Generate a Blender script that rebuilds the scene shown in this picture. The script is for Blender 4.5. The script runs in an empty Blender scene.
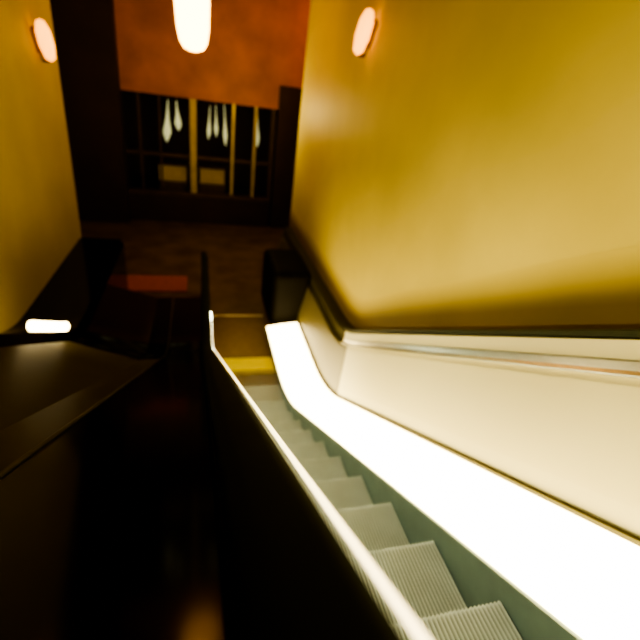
import bpy, bmesh, math, random
from mathutils import Matrix, Vector
random.seed(4)
SC = bpy.context.scene
COL = SC.collection
C30, S30, T30 = math.cos(math.pi/6), .5, math.tan(math.pi/6)
EYE = 3.57            # camera height above the lower floor
W0 = .98              # perpendicular distance from camera line to the step nose line
YC = 4.221            # where incline would meet the floor
R = 2.4               # radius of the lower bend
TT = R*math.tan(math.pi/12)
L1 = (YC + .49)/C30 - TT           # t at which the bend starts
LA = R*math.pi/6

# ------------------------------------------------------------------ materials
def mat(name, col, rough=.5, metal=0, emit=None, es=0, noise=0, nscale=6, ior=1.45, col2=None, bump=0, spec=.5, stretch=(1,1,1)):
    m = bpy.data.materials.new(name); m.use_nodes = True
    nt = m.node_tree; b = nt.nodes['Principled BSDF']
    b.inputs['Roughness'].default_value = rough; b.inputs['Metallic'].default_value = metal
    b.inputs['IOR'].default_value = ior; b.inputs['Specular IOR Level'].default_value = spec
    if emit:
        b.inputs['Emission Color'].default_value = (*emit, 1); b.inputs['Emission Strength'].default_value = es
    tc = nt.nodes.new('ShaderNodeTexCoord'); mp = nt.nodes.new('ShaderNodeMapping'); nz = nt.nodes.new('ShaderNodeTexNoise')
    mp.inputs['Scale'].default_value = stretch
    nz.inputs['Scale'].default_value = nscale; nz.inputs['Detail'].default_value = 5
    nt.links.new(tc.outputs['Object'], mp.inputs['Vector']); nt.links.new(mp.outputs[0], nz.inputs['Vector'])
    rp = nt.nodes.new('ShaderNodeValToRGB')
    c2 = col2 or tuple(c*(1-noise) for c in col)
    rp.color_ramp.elements[0].color = (*c2, 1); rp.color_ramp.elements[1].color = (*col, 1)
    rp.color_ramp.elements[0].position = .3; rp.color_ramp.elements[1].position = .7
    nt.links.new(nz.outputs['Fac'], rp.inputs['Fac']); nt.links.new(rp.outputs[0], b.inputs['Base Color'])
    if bump:
        bp = nt.nodes.new('ShaderNodeBump'); bp.inputs['Strength'].default_value = bump; bp.inputs['Distance'].default_value = .004
        nt.links.new(nz.outputs['Fac'], bp.inputs['Height']); nt.links.new(bp.outputs[0], b.inputs['Normal'])
    return m

M = dict(
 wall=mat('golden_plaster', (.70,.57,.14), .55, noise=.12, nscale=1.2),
 wall_dark=mat('brown_plaster', (.06,.025,.006), .7, noise=.3, nscale=2),
 orange=mat('orange_plaster', (.60,.20,.014), .6, noise=.35, nscale=1.5),
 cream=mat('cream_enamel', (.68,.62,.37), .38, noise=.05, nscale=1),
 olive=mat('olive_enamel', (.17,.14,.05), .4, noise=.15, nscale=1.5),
 olive_dark=mat('dark_olive_enamel', (.085,.068,.012), .5, noise=.25, nscale=1.5, spec=.1),
 black=mat('black_lacquer', (.004,.002,.001), .12, noise=.3, nscale=3, spec=.22),
 rubber=mat('black_rubber', (.024,.030,.014), .7, noise=.2, nscale=8, spec=.1),
 steel=mat('brushed_steel', (.80,.76,.62), .28, 1, noise=.12, nscale=20, stretch=(1,.1,1)),
 steel_dull=mat('dull_green_steel', (.10,.09,.04), .5, .8, noise=.12, nscale=20),
 skirt=mat('skirt_steel', (.30,.38,.34), .42, .2, noise=.15, nscale=8),
 tread=mat('ribbed_aluminium', (.95,.98,.88), .5, 0, noise=.1, nscale=9),
 glow=mat('opal_light_panel', (.9,.85,.7), .4, emit=(1.0,.80,.40), es=8.0),
 tube=mat('tube_light', (.9,.85,.7), .4, emit=(1.0,.80,.42), es=10),
 hot=mat('lamp_glass', (.9,.6,.3), .4, emit=(1.0,.55,.18), es=8),
 sconce=mat('sconce_glass', (.9,.4,.1), .4, emit=(1.0,.40,.07), es=2.2),
 brass=mat('dark_brass', (.18,.09,.02), .4, .8, noise=.2),
 comb=mat('yellow_comb', (.9,.70,.06), .5, noise=.1),
 plate=mat('landing_steel', (.20,.13,.05), .4, .4, noise=.2, nscale=15),
 floor=mat('brown_stone', (.22,.14,.035), .5, noise=.3, nscale=2, col2=(.11,.06,.015)),
 glint=mat('steel_glint_trim', (.9,.85,.7), .3, emit=(1.0,.80,.42), es=2.6),
 ledge_shade=mat('painted_ledge_shade', (.26,.16,.022), .55, noise=.15, nscale=2),
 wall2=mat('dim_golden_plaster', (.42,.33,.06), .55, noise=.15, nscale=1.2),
 treadfill=mat('tread_fill', (.8,.85,.7), .4, emit=(.93,1.0,.74), es=16.0),
 newel=mat('dark_newel', (.012,.009,.004), .6, noise=.2, spec=.1),
 ceil=mat('dark_ceiling', (.16,.08,.02), .8, noise=.2),
 patch_red=mat('red_patch', (.60,.15,.02), .8, noise=.3, nscale=30),
 glass=mat('pale_glass', (.75,.78,.55), .3, emit=(.75,.78,.42), es=.42, noise=.3, nscale=9),
 wood=mat('dark_wood', (.10,.05,.012), .5, noise=.4, nscale=5),
 case=mat('lit_case', (.30,.20,.05), .6, emit=(.55,.33,.06), es=.10, noise=.4, nscale=3),
 dimgold=mat('gilded_post', (.5,.36,.08), .4, .3, noise=.3, nscale=3, emit=(.5,.36,.05), es=.03),  # faint emission painted in, so the posts read as lit
)

def ribbed(m, x0, pitch):
    nt = m.node_tree; b = nt.nodes['Principled BSDF']; src = b.inputs['Base Color'].links[0].from_socket
    N = nt.nodes.new; L = nt.links.new
    tc = N('ShaderNodeTexCoord'); sx = N('ShaderNodeSeparateXYZ'); L(tc.outputs['Object'], sx.inputs[0])
    def mth(op, a, v=None, w=None):
        n = N('ShaderNodeMath'); n.operation = op; L(a, n.inputs[0])
        if v is not None: n.inputs[1].default_value = v
        if w is not None: n.inputs[2].default_value = w
        return n.outputs[0]
    v = mth('MULTIPLY_ADD', sx.outputs[0], 1/pitch, -x0/pitch); v = mth('FRACT', v); v = mth('SUBTRACT', v, .5); v = mth('ABSOLUTE', v)
    v = mth('MULTIPLY', v, 2)                      # 0 on the ridge, 1 in the groove
    mr = N('ShaderNodeMapRange'); L(v, mr.inputs[0]); mr.inputs[1].default_value = .2; mr.inputs[2].default_value = .9; mr.inputs[3].default_value = 0; mr.inputs[4].default_value = .6
    mx = N('ShaderNodeMix'); mx.data_type = 'RGBA'; L(mr.outputs[0], mx.inputs[0]); L(src, mx.inputs[6]); mx.inputs[7].default_value = (.12,.14,.09,1)
    L(mx.outputs[2], b.inputs['Base Color'])
ribbed(M['tread'], .165, .0165)  # paints dark groove shade over the treads

# ------------------------------------------------------------------ helpers
def link(name, bm, m, parent=None, smooth=False):
    me = bpy.data.meshes.new(name); bmesh.ops.recalc_face_normals(bm, faces=bm.faces[:]); bm.to_mesh(me); bm.free()
    me.materials.append(m)
    if smooth:
        for p in me.polygons: p.use_smooth = True
    o = bpy.data.objects.new(name, me); COL.objects.link(o)
    if parent: o.parent = parent
    return o
def tag(o, label, cat, group=None, kind=None):
    o['label'] = label; o['category'] = cat
    if group: o['group'] = group
    if kind: o['kind'] = kind
    return o
def struct(o, label=None, cat=None):
    o['kind'] = 'structure'
    if label: o['label'] = label; o['category'] = cat
    return o
def empty(name, loc=(0,0,0)):
    o = bpy.data.objects.new(name, None); COL.objects.link(o); o.location = loc; o.empty_display_size = .1
    return o
def box(bm, x0, x1, y0, y1, z0, z1, bev=0):
    r = bmesh.ops.create_cube(bm, size=1, matrix=Matrix.Translation(((x0+x1)/2,(y0+y1)/2,(z0+z1)/2)) @ Matrix.Diagonal((x1-x0,y1-y0,z1-z0,1)))
    if bev:
        es = list({e for v in r['verts'] for e in v.link_edges})
        bmesh.ops.bevel(bm, geom=es, offset=bev, segments=4, affect='EDGES', profile=.5)
def boxo(name, m, *a, parent=None, bev=0):
    bm = bmesh.new(); box(bm, *a, bev=bev); return link(name, bm, m, parent)
def lathe(bm, prof, cx=0, cy=0, n=20, lean=(0,0)):
    rings = []
    z0 = prof[0][1]
    for r, z in prof:
        rings.append([bm.verts.new((cx+lean[0]*(z-z0)+r*math.cos(2*math.pi*k/n), cy+lean[1]*(z-z0)+r*math.sin(2*math.pi*k/n), z)) for k in range(n)])
    for a, b in zip(rings, rings[1:]):
        for k in range(n): bm.faces.new((a[k], a[(k+1)%n], b[(k+1)%n], b[k]))
    bm.faces.new(rings[0]); bm.faces.new(rings[-1])
# path of the escalator: incline -> bend -> level
def path(t):
    if t <= L1: 
        th = math.pi/6; y = t*C30 - .49; z = (YC-y)*T30
    elif t <= L1+LA:
        th = math.pi/6 - (t-L1)/R; y = YC+TT - R*math.sin(th); z = R - R*math.cos(th)
    else:
        th = 0; y = YC+TT+(t-L1-LA); z = 0
    return y, z, th
def t_of_y(y): return y-(YC+TT)+L1+LA        # only on the level run
def pt(u, w, t):
    y, z, th = path(t); h = w + W0
    return (u, y + h*math.sin(th), z + h*math.cos(th))
def sweep(bm, poly, t0, t1):
    ts = [t0]
    for k in range(15):
        v = L1 + LA*k/14
        if t0 < v < t1: ts.append(v)
    if t0 < 0: ts.insert(1, 0.) if t1 > 0 else None
    ts = sorted(set(ts+[t1]))
    rings = [[bm.verts.new(pt(u, w, t)) for u, w in poly] for t in ts]
    n = len(poly)
    for a, b in zip(rings, rings[1:]):
        for k in range(n): bm.faces.new((a[k], a[(k+1)%n], b[(k+1)%n], b[k]))
    bm.faces.new(rings[0]); bm.faces.new(rings[-1])
def sw(name, m, poly, t0, t1, parent=None):
    bm = bmesh.new(); sweep(bm, poly, t0, t1); return link(name, bm, m, parent)
def roundpoly(u, w, ru, rw, n=16): return [(u+ru*math.cos(2*math.pi*k/n), w+rw*math.sin(2*math.pi*k/n)) for k in range(n)]

TB = -3.0                                   # upper end, behind the camera
# ------------------------------------------------------------------ room shell
YB = -4.2; YE = 14.2
struct(boxo('floor', M['floor'], -4.2, 4.2, YB, YE, -.2, 0), 'dark brown polished floor of the lower hall', 'floor')
struct(boxo('ceiling', M['ceil'], -4.2, 4.2, YB, YE, 6.2, 6.4))
struct(boxo('wall_back', M['wall_dark'], -4.2, 4.2, YB-.2, YB, 0, 6.4))
struct(boxo('wall_right', M['wall'], 1.9, 2.1, YB, 9.1, 0, 6.2, bev=0), 'golden yellow plaster wall rising right of the escalator', 'wall')
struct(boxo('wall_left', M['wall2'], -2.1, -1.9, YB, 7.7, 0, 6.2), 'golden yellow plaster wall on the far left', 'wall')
struct(boxo('wall_far_left', M['wall_dark'], -4.4, -4.2, YB, YE, 0, 6.4))
struct(boxo('wall_far_right', M['wall_dark'], 4.2, 4.4, YB, YE, 0, 6.4))
struct(boxo('wall_far', M['wall_dark'], -4.2, 4.2, YE, YE+.2, 0, 6.4))
# shop front at y = 12.1
SY = 12.1
struct(boxo('wall_front', M['orange'], -1.75, 4.2, SY, SY+.25, 3.05, 6.2), 'orange red wall above the dark shop window', 'wall')
struct(boxo('trim_1', M['wall_dark'], -1.75, 1.9, SY-.05, SY+.3, 0, .72), 'dark plinth below the shop window', 'plinth')
struct(boxo('trim_2', M['wall_dark'], -4.2, -1.75, SY-.35, SY+.25, 0, 6.2), 'nearly black pillar left of the shop window', 'pillar')
struct(boxo('trim_3', M['wall_dark'], 1.95, 4.2, SY-.1, SY+.25, 0, 3.6), 'dark brown pillar right of the shop window', 'pillar')

# window with posts as parts
win = empty('window_1', (0, SY, 0)); struct(win, 'dark shop window with gilded posts under the orange wall', 'window')
def wpart(name, m, *a, bev=0):
    bm = bmesh.new(); box(bm, *a, bev=bev); return link(name, bm, m, win)
wpart('sill', M['wood'], -1.75, 1.9, -.08, .25, .70, .80, bev=.01)
for x0, x1, mm, z1 in [(-.22,-.06,'dimgold',3.05),(.80,.88,'dimgold',3.05),(1.36,1.44,'dimgold',3.05),(-1.42,-1.36,'wood',3.05),(1.80,1.9,'wood',3.05),(-.95,-.90,'wood',3.05)]:
    wpart('mullion', M[mm], x0, x1, 0, .10, .80, z1, bev=.01)
wpart('transom', M['wood'], -1.75, 1.9, .02, .09, 1.66, 1.74, bev=.008)

# display cases behind the window
def case(x0, x1, lab):
    t = empty('display_case', ((x0+x1)/2, SY+.75, 0)); tag(t, lab, 'display case', 'display cases in the shop')
    h = (x1-x0)/2
    bm = bmesh.new(); box(bm, -h, h, -.25, .25, 0, .95, bev=.02); link('cabinet', bm, M['wood'], t)
    bm = bmesh.new(); box(bm, -h+.04, h-.04, -.22, .22, .96, 1.36, bev=.02); link('lit_box', bm, M['case'], t)
    bm = bmesh.new(); box(bm, -h, h, -.26, .26, 1.361, 1.42, bev=.01); link('top', bm, M['wood'], t)
case(-1.08, -.30, 'dim amber display case left of the gilded window post')
case(-.02, .72, 'dim amber display case right of the gilded window post')

# teardrop pendants hung behind the glass line
def teardrop(x, zb, zt, r, lab, y=SY+.42, lean=.05):
    t = empty('pendant_lamp', (x, y, zb)); tag(t, lab, 'pendant lamp', 'teardrop pendants before the shop window')
    H = zt-zb
    prof = [(.004,0),(r*.4,H*.07),(r*.85,H*.18),(r,H*.27),(r*.8,H*.38),(r*.45,H*.55),(r*.25,H*.75),(.010,H)]
    bm = bmesh.new(); lathe(bm, prof, lean=(lean,0)); link('shade', bm, M['glass'], t, True)
    bm = bmesh.new(); lathe(bm, [(.008,H),(.008,6.2-zb)], cx=lean*H, n=8); link('cord', bm, M['brass'], t)
    bm = bmesh.new(); lathe(bm, [(.02,H-.01),(.02,H+.05)], cx=lean*H, n=10); link('cap', bm, M['brass'], t)
teardrop(-.80, 1.95, 2.95, .10, 'widest pale teardrop pendant, leftmost and lowest of the row', lean=.06)
teardrop(-.50, 2.25, 2.95, .085, 'short pale teardrop pendant second from left, beside the widest one', lean=-.06)
teardrop(.24, 2.12, 2.92, .05, 'slim greenish teardrop pendant right of the gilded middle post', lean=.04)
teardrop(.44, 2.20, 2.95, .05, 'slim teardrop pendant fourth from left, mid window', lean=-.03)
teardrop(.68, 2.00, 3.0, .055, 'long slim teardrop pendant just left of the narrow gilded post', lean=-.05)
teardrop(1.52, 2.05, 2.95, .06, 'slim teardrop pendant alone at the right edge of the window', lean=-.05)

# ------------------------------------------------------------------ right side cladding (built in)
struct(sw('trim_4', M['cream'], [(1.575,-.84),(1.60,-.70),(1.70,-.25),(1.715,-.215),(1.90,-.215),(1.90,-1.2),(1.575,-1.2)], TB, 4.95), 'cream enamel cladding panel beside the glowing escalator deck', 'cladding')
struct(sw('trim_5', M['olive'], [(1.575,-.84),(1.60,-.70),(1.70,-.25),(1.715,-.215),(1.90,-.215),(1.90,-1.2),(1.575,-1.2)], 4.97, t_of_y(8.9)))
struct(sw('trim_6', M['steel'], [(1.70,-.205),(1.735,-.19),(1.74,-.15),(1.90,-.15),(1.90,-.21),(1.70,-.21)], TB, 5.3))
struct(sw('trim_7', M['cream'], [(1.745,-.145),(1.755,-.06),(1.90,-.06),(1.90,-.145)], TB, 5.3))
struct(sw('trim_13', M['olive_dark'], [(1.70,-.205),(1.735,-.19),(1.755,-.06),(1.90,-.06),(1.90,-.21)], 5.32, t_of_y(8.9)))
struct(sw('trim_8', M['steel_dull'], [(1.75,-.055),(1.775,-.05),(1.775,-.022),(1.76,-.015),(1.90,-.015),(1.90,-.058)], TB, t_of_y(8.9)), 'thin dark steel ledge between cream cladding and yellow wall', 'ledge')
struct(sw('ledge_shade_strip', M['ledge_shade'], [(1.885,-.02),(1.8885,.10),(1.8985,.36),(1.9,.3605),(1.905,.36),(1.905,-.02)], TB, t_of_y(9.1)), 'brown strip painted as the ledge shadow on the right yellow wall', 'ledge_shade')  # brown fading to wall gold, painted in as the ledge's soft shadow
dd = bpy.data.objects['ledge_shade_strip'].data; ca = dd.color_attributes.new('shade_fade', 'FLOAT_COLOR', 'POINT')
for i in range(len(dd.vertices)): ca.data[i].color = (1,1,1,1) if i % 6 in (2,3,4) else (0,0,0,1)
nt = M['ledge_shade'].node_tree; at = nt.nodes.new('ShaderNodeAttribute'); at.attribute_name = 'shade_fade'
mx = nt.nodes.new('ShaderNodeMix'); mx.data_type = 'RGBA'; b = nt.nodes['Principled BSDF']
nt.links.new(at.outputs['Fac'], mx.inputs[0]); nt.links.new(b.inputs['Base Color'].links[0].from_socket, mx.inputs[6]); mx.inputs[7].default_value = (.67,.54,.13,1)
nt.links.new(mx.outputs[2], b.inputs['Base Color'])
# left side cladding
TL = t_of_y(7.6)
struct(sw('trim_9', M['olive_dark'], [(-.38,-.29),(-.57,-.29),(-.57,-1.2),(-.38,-1.2)], TB, 4.7))
struct(sw('trim_14', M['black'], [(-.38,-.29),(-.585,-.30),(-1.235,-.095),(-1.235,-1.2),(-.38,-1.2)], 4.71, t_of_y(5.95)))
struct(sw('trim_10', M['olive_dark'], [(-.585,-.30),(-1.235,-.095),(-1.235,-1.2),(-.585,-1.2)], TB, 4.7), 'olive brown enamel cladding panel left of the black deck', 'cladding')
struct(sw('trim_11', M['black'], [(-1.24,-.10),(-1.29,-.01),(-1.90,-.01),(-1.90,-1.2),(-1.24,-1.2)], TB, TL), 'black ledge under the left yellow wall', 'ledge')

# ------------------------------------------------------------------ escalator
esc = empty('escalator', (0, 0, 0)); tag(esc, 'descending escalator with ribbed metal steps, glowing side deck and black handrail', 'escalator')
# one step, nose edge at the origin, tread running back towards -y
XA, XB, PITCH, DEP = .165, 1.035, .0165, .016
n = round((XB-XA)/PITCH)
bm = bmesh.new()
secs = []
yz = [(-.415,0),(-.012,0),(0,-.006),(.002,-.03),(-.012,-.12),(-.04,-.225)]
for j, (y, z) in enumerate(yz):
    row = []
    for i in range(2*n+1):
        x = XA+PITCH*i/2; d = DEP if i%2 == 0 else 0
        if j <= 1: row.append(bm.verts.new((x, y - (d*.9 if j==1 else 0), z-d)))
        else: row.append(bm.verts.new((x, y-d, z-(d if j==2 else 0))))
    secs.append(row)
for a, b in zip(secs, secs[1:]):
    for i in range(2*n): bm.faces.new((a[i], a[i+1], b[i+1], b[i]))
# underside
lo = [bm.verts.new(v) for v in [(XA,-.415,-.06),(XB,-.415,-.06),(XA,-.055,-.225),(XB,-.055,-.225)]]
bm.faces.new((lo[0],lo[1],lo[3],lo[2])); bm.faces.new(secs[0][::-1]+[lo[0],lo[1]]) ; bm.faces.new(secs[-1]+[lo[3],lo[2]])
bm.faces.new([r[0] for r in secs]+[lo[2],lo[0]]); bm.faces.new([r[-1] for r in secs]+[lo[3],lo[1]])
step0 = link('step', bm, M['tread'], esc)
def zpath(y):
    if y < YC - TT*C30: return (YC-y)*T30
    if y < YC+TT: return R - math.sqrt(R*R-(y-YC-TT)**2)
    return 0
first = True
for k in range(-7, 12):
    o = step0 if first else step0.copy()
    if not first: COL.objects.link(o); o.parent = esc
    y = .6696+.4*k
    o.location = (0, y, zpath(y)+.002); first = False
T6 = t_of_y(6.1)
s = sw('skirt_panel', M['skirt'], [(1.04,-.90),(1.06,-.895),(1.06,-1.25),(1.04,-1.25)], TB, t_of_y(6.1), esc)
s['label'] = 'green grey steel skirt beside the steps'
sw('skirt_panel', M['skirt'], [(.145,-.80),(.16,-.80),(.16,-1.25),(.145,-1.25)], TB, t_of_y(6.1), esc)
g = sw('light_panel', M['glow'], [(1.05,-.888),(1.06,-.878),(1.30,-.835),(1.53,-.808),(1.555,-.815),(1.555,-.85),(1.06,-.91)], TB, T6, esc)
g['label'] = 'glowing white light panel'
sw('deck_body', M['cream'], [(1.065,-.915),(1.555,-.855),(1.555,-1.25),(1.065,-1.25)], TB, T6, esc)
deck = sw('deck_panel', M['black'], [(.02,-.27),(-.353,-.27),(-.353,-1.25),(.02,-1.25)], TB, t_of_y(5.9), esc)
deck['label'] = 'glossy black deck panel'
sw('handrail_base', M['rubber'], [(.14,-.225),(.025,-.235),(.025,-1.25),(.14,-1.25)], TB, t_of_y(7.5), esc)
t = sw('trim_rail', M['glint'], roundpoly(.143,-.208,.004,.005), TB, t_of_y(5.1), esc); t['label'] = 'bright trim rail'  # steel rail glows in place of reflecting the light panel
sw('trim_rail', M['steel_dull'], roundpoly(-.365,-.272,.008,.009), TB, t_of_y(5.9), esc)
sw('edge_strip', M['steel_dull'], [(1.556,-.83),(1.556,-.795),(1.572,-.79),(1.572,-.9),(1.558,-.9)], TB, T6, esc)
q = sw('tread_fill_strip', M['treadfill'], [(.142,-.29),(.152,-.29),(.152,-.33),(.142,-.33)], TB, T6-.6, esc); q['label'] = 'added fill strip for the steps, hidden under the handrail'  # unseen glowing strip, added to brighten the treads
# handrail: black loop, rounded, turning down at the lower end
bm = bmesh.new()
hr = [(.03,-.225),(.026,-.20),(.036,-.182),(.055,-.176),(.095,-.176),(.114,-.182),(.124,-.20),(.12,-.225)]
sweep(bm, hr, TB, t_of_y(7.55))
# newel half circle
yE = 7.55; cz = .55
prev = None
for k in range(11):
    a = math.pi/2 - math.pi*k/10
    ring = []
    for u, w in hr:
        rad = (w+W0)-cz
        ring.append(bm.verts.new((u, yE+rad*math.cos(a), cz+rad*math.sin(a))))
    if prev:
        for i in range(len(hr)): bm.faces.new((prev[i], prev[(i+1)%8], ring[(i+1)%8], ring[i]))
    prev = ring
bm.faces.new(prev)
link('handrail', bm, M['rubber'], esc, True)
# right newel block
boxo('newel', M['newel'], 1.12, 1.78, 6.25, 7.5, 0, .98, parent=esc, bev=.12)
# landing: comb plate + landing plate
bm = bmesh.new(); box(bm, .165, 1.035, 5.02, 5.32, .005, .022, bev=.004)
for i in range(0, n, 1):
    x = XA+PITCH*(i+.5); box(bm, x-.003, x+.003, 4.93, 5.02, .005, .014)
cp = link('comb_plate', bm, M['comb'], esc); cp['label'] = 'yellow comb plate'
boxo('landing_plate', M['plate'], .165, 1.035, 5.34, 6.6, .004, .02, parent=esc, bev=.004)
boxo('threshold_strip', M['steel'], .145, 1.06, 6.61, 6.66, .004, .024, parent=esc, bev=.004)

# ------------------------------------------------------------------ lamps and loose things
# strip light on the left ledge
ls = empty('strip_light', pt(-1.31, 0, 4.6)); tag(ls, 'short white glowing strip light on the black ledge at left', 'strip light')
def sweep_local(name, m, poly, t0, t1, par):
    bm = bmesh.new(); sweep(bm, poly, t0, t1)
    bmesh.ops.translate(bm, vec=-Vector(par.location), verts=bm.verts[:]); return link(name, bm, m, par)
sweep_local('tube', M['tube'], roundpoly(-1.32,.048,.035,.046), 4.0, 5.02, ls)
sweep_local('holder', M['black'], [(-1.36,-.006),(-1.29,-.006),(-1.29,.003),(-1.36,.003)], 4.0, 5.02, ls)

# big pendant lantern
px, py = -.07, 8.0
pl = empty('pendant_lantern', (px, py, 3.88)); tag(pl, 'long white hot pendant lantern hanging before the orange wall', 'pendant lantern')
bm = bmesh.new(); lathe(bm, [(.05,0),(.14,.03),(.20,.12),(.235,.30),(.25,.6),(.25,1.0),(.22,1.15),(.10,1.2)], n=28, lean=(-.03,0)); link('glass_shade', bm, M['hot'], pl, True)
bm = bmesh.new(); lathe(bm, [(.12,1.2),(.09,1.28),(.012,1.32),(.012,2.32)], cx=-.036, n=16); link('stem', bm, M['brass'], pl)

def sconce(x, y, z, sgn, lab):
    t = empty('wall_lamp', (x, y, z)); tag(t, lab, 'wall lamp', 'small orange wall lamps')
    bm = bmesh.new(); lathe(bm, [(.02,-.24),(.06,-.20),(.085,-.05),(.08,.12),(.05,.22),(.02,.24)], cx=-sgn*.12, n=18); link('glass_shade', bm, M['sconce'], t, True)
    bm = bmesh.new(); box(bm, min(-sgn*.002,-sgn*.03), max(-sgn*.002,-sgn*.03), -.04, .04, -.14, .14, bev=.008); box(bm, min(-sgn*.03,-sgn*.1), max(-sgn*.03,-sgn*.1), -.015, .015, -.26, -.23); box(bm, min(-sgn*.02,-sgn*.035), max(-sgn*.02,-sgn*.035), -.015,.015,-.25,-.1)
    link('bracket', bm, M['brass'], t)
    t.rotation_euler = (math.radians(32), 0, 0)
sconce(1.9, 5.5, 4.22, 1, 'small orange lamp high on the right yellow wall')
sconce(-1.9, 6.8, 3.70, -1, 'small orange lamp high on the left yellow wall')

bm = bmesh.new(); box(bm, -.55,.55,-.36,.36,.002,.022, bev=.006)
o = link('reflection_patch', bm, M['patch_red'], None); o.location = (-.78, 7.95, 0); tag(o, 'dull orange red slab standing in for a reflection, left of the landing', 'reflection patch')  # orange slab stands in for the orange wall's reflection in the deck

# ------------------------------------------------------------------ lights
def light(name, kind, loc, e, col, size=.5, rot=(0,0,0), **k):
    d = bpy.data.lights.new(name, kind); d.energy = e; d.color = col
    if kind == 'AREA': d.size = size
    else: d.shadow_soft_size = size
    for a, b in k.items(): setattr(d, a, b)
    o = bpy.data.objects.new(name, d); COL.objects.link(o); o.location = loc; o.rotation_euler = rot
    return o
light('lobby_light', 'POINT', (.0, 8.2, 3.7), 12, (1,.45,.12), .3)
light('floor_fill', 'POINT', (1.0, 9.6, 3.2), 50, (1,.80,.30), .3)  # unseen fill, added to brighten the lower floor
light('orange_wall_fill', 'POINT', (2.9, 10.6, 5.0), 32, (1,.38,.08), .2)  # added unseen, lights the orange wall above the shop
light('upper_fill', 'POINT', (.6, -2.2, 5.6), 5, (1,.75,.35), .4)  # unseen fill added above and behind the camera
for k, (yy, e) in enumerate([(.2,58),(2.0,66),(3.9,66),(5.2,30)]):  # unseen spots added to lift the lower right wall
    zz = zpath(yy) + 1.9
    d = Vector((1.9, yy+.9, zpath(yy+.9)+1.55)) - Vector((-1.2, yy, zz))
    light('wall_fill_spot', 'SPOT', (-1.2, yy, zz), e, (1,.86,.5), .15, d.to_track_quat('-Z','Y').to_euler(), spot_size=math.radians(52), spot_blend=1.0)
w = bpy.data.worlds.new('world'); SC.world = w; w.use_nodes = True
w.node_tree.nodes['Background'].inputs[0].default_value = (.05,.02,.004,1); w.node_tree.nodes['Background'].inputs[1].default_value = .3

# ------------------------------------------------------------------ camera
cd = bpy.data.cameras.new('camera'); cam = bpy.data.objects.new('camera', cd); COL.objects.link(cam)
cd.sensor_width = 36; cd.lens = 430/640*36; cd.clip_start = .02
r = Vector((.96315412,-.23814807,.12497856)); u = Vector((.00500286,.48047432,.87699453)); f = Vector((.26890354,.84405564,-.46396224))
mt = Matrix((( r.x,u.x,-f.x,0),(r.y,u.y,-f.y,0),(r.z,u.z,-f.z,EYE),(0,0,0,1)))
cam.matrix_world = mt
cd.dof.use_dof = True; cd.dof.focus_distance = .95
cd.dof.aperture_fstop = cd.lens/1000/.011
SC.camera = cam
SC.view_settings.view_transform = 'AgX'
SC.view_settings.look = 'AgX - High Contrast'
SC.view_settings.exposure = .35
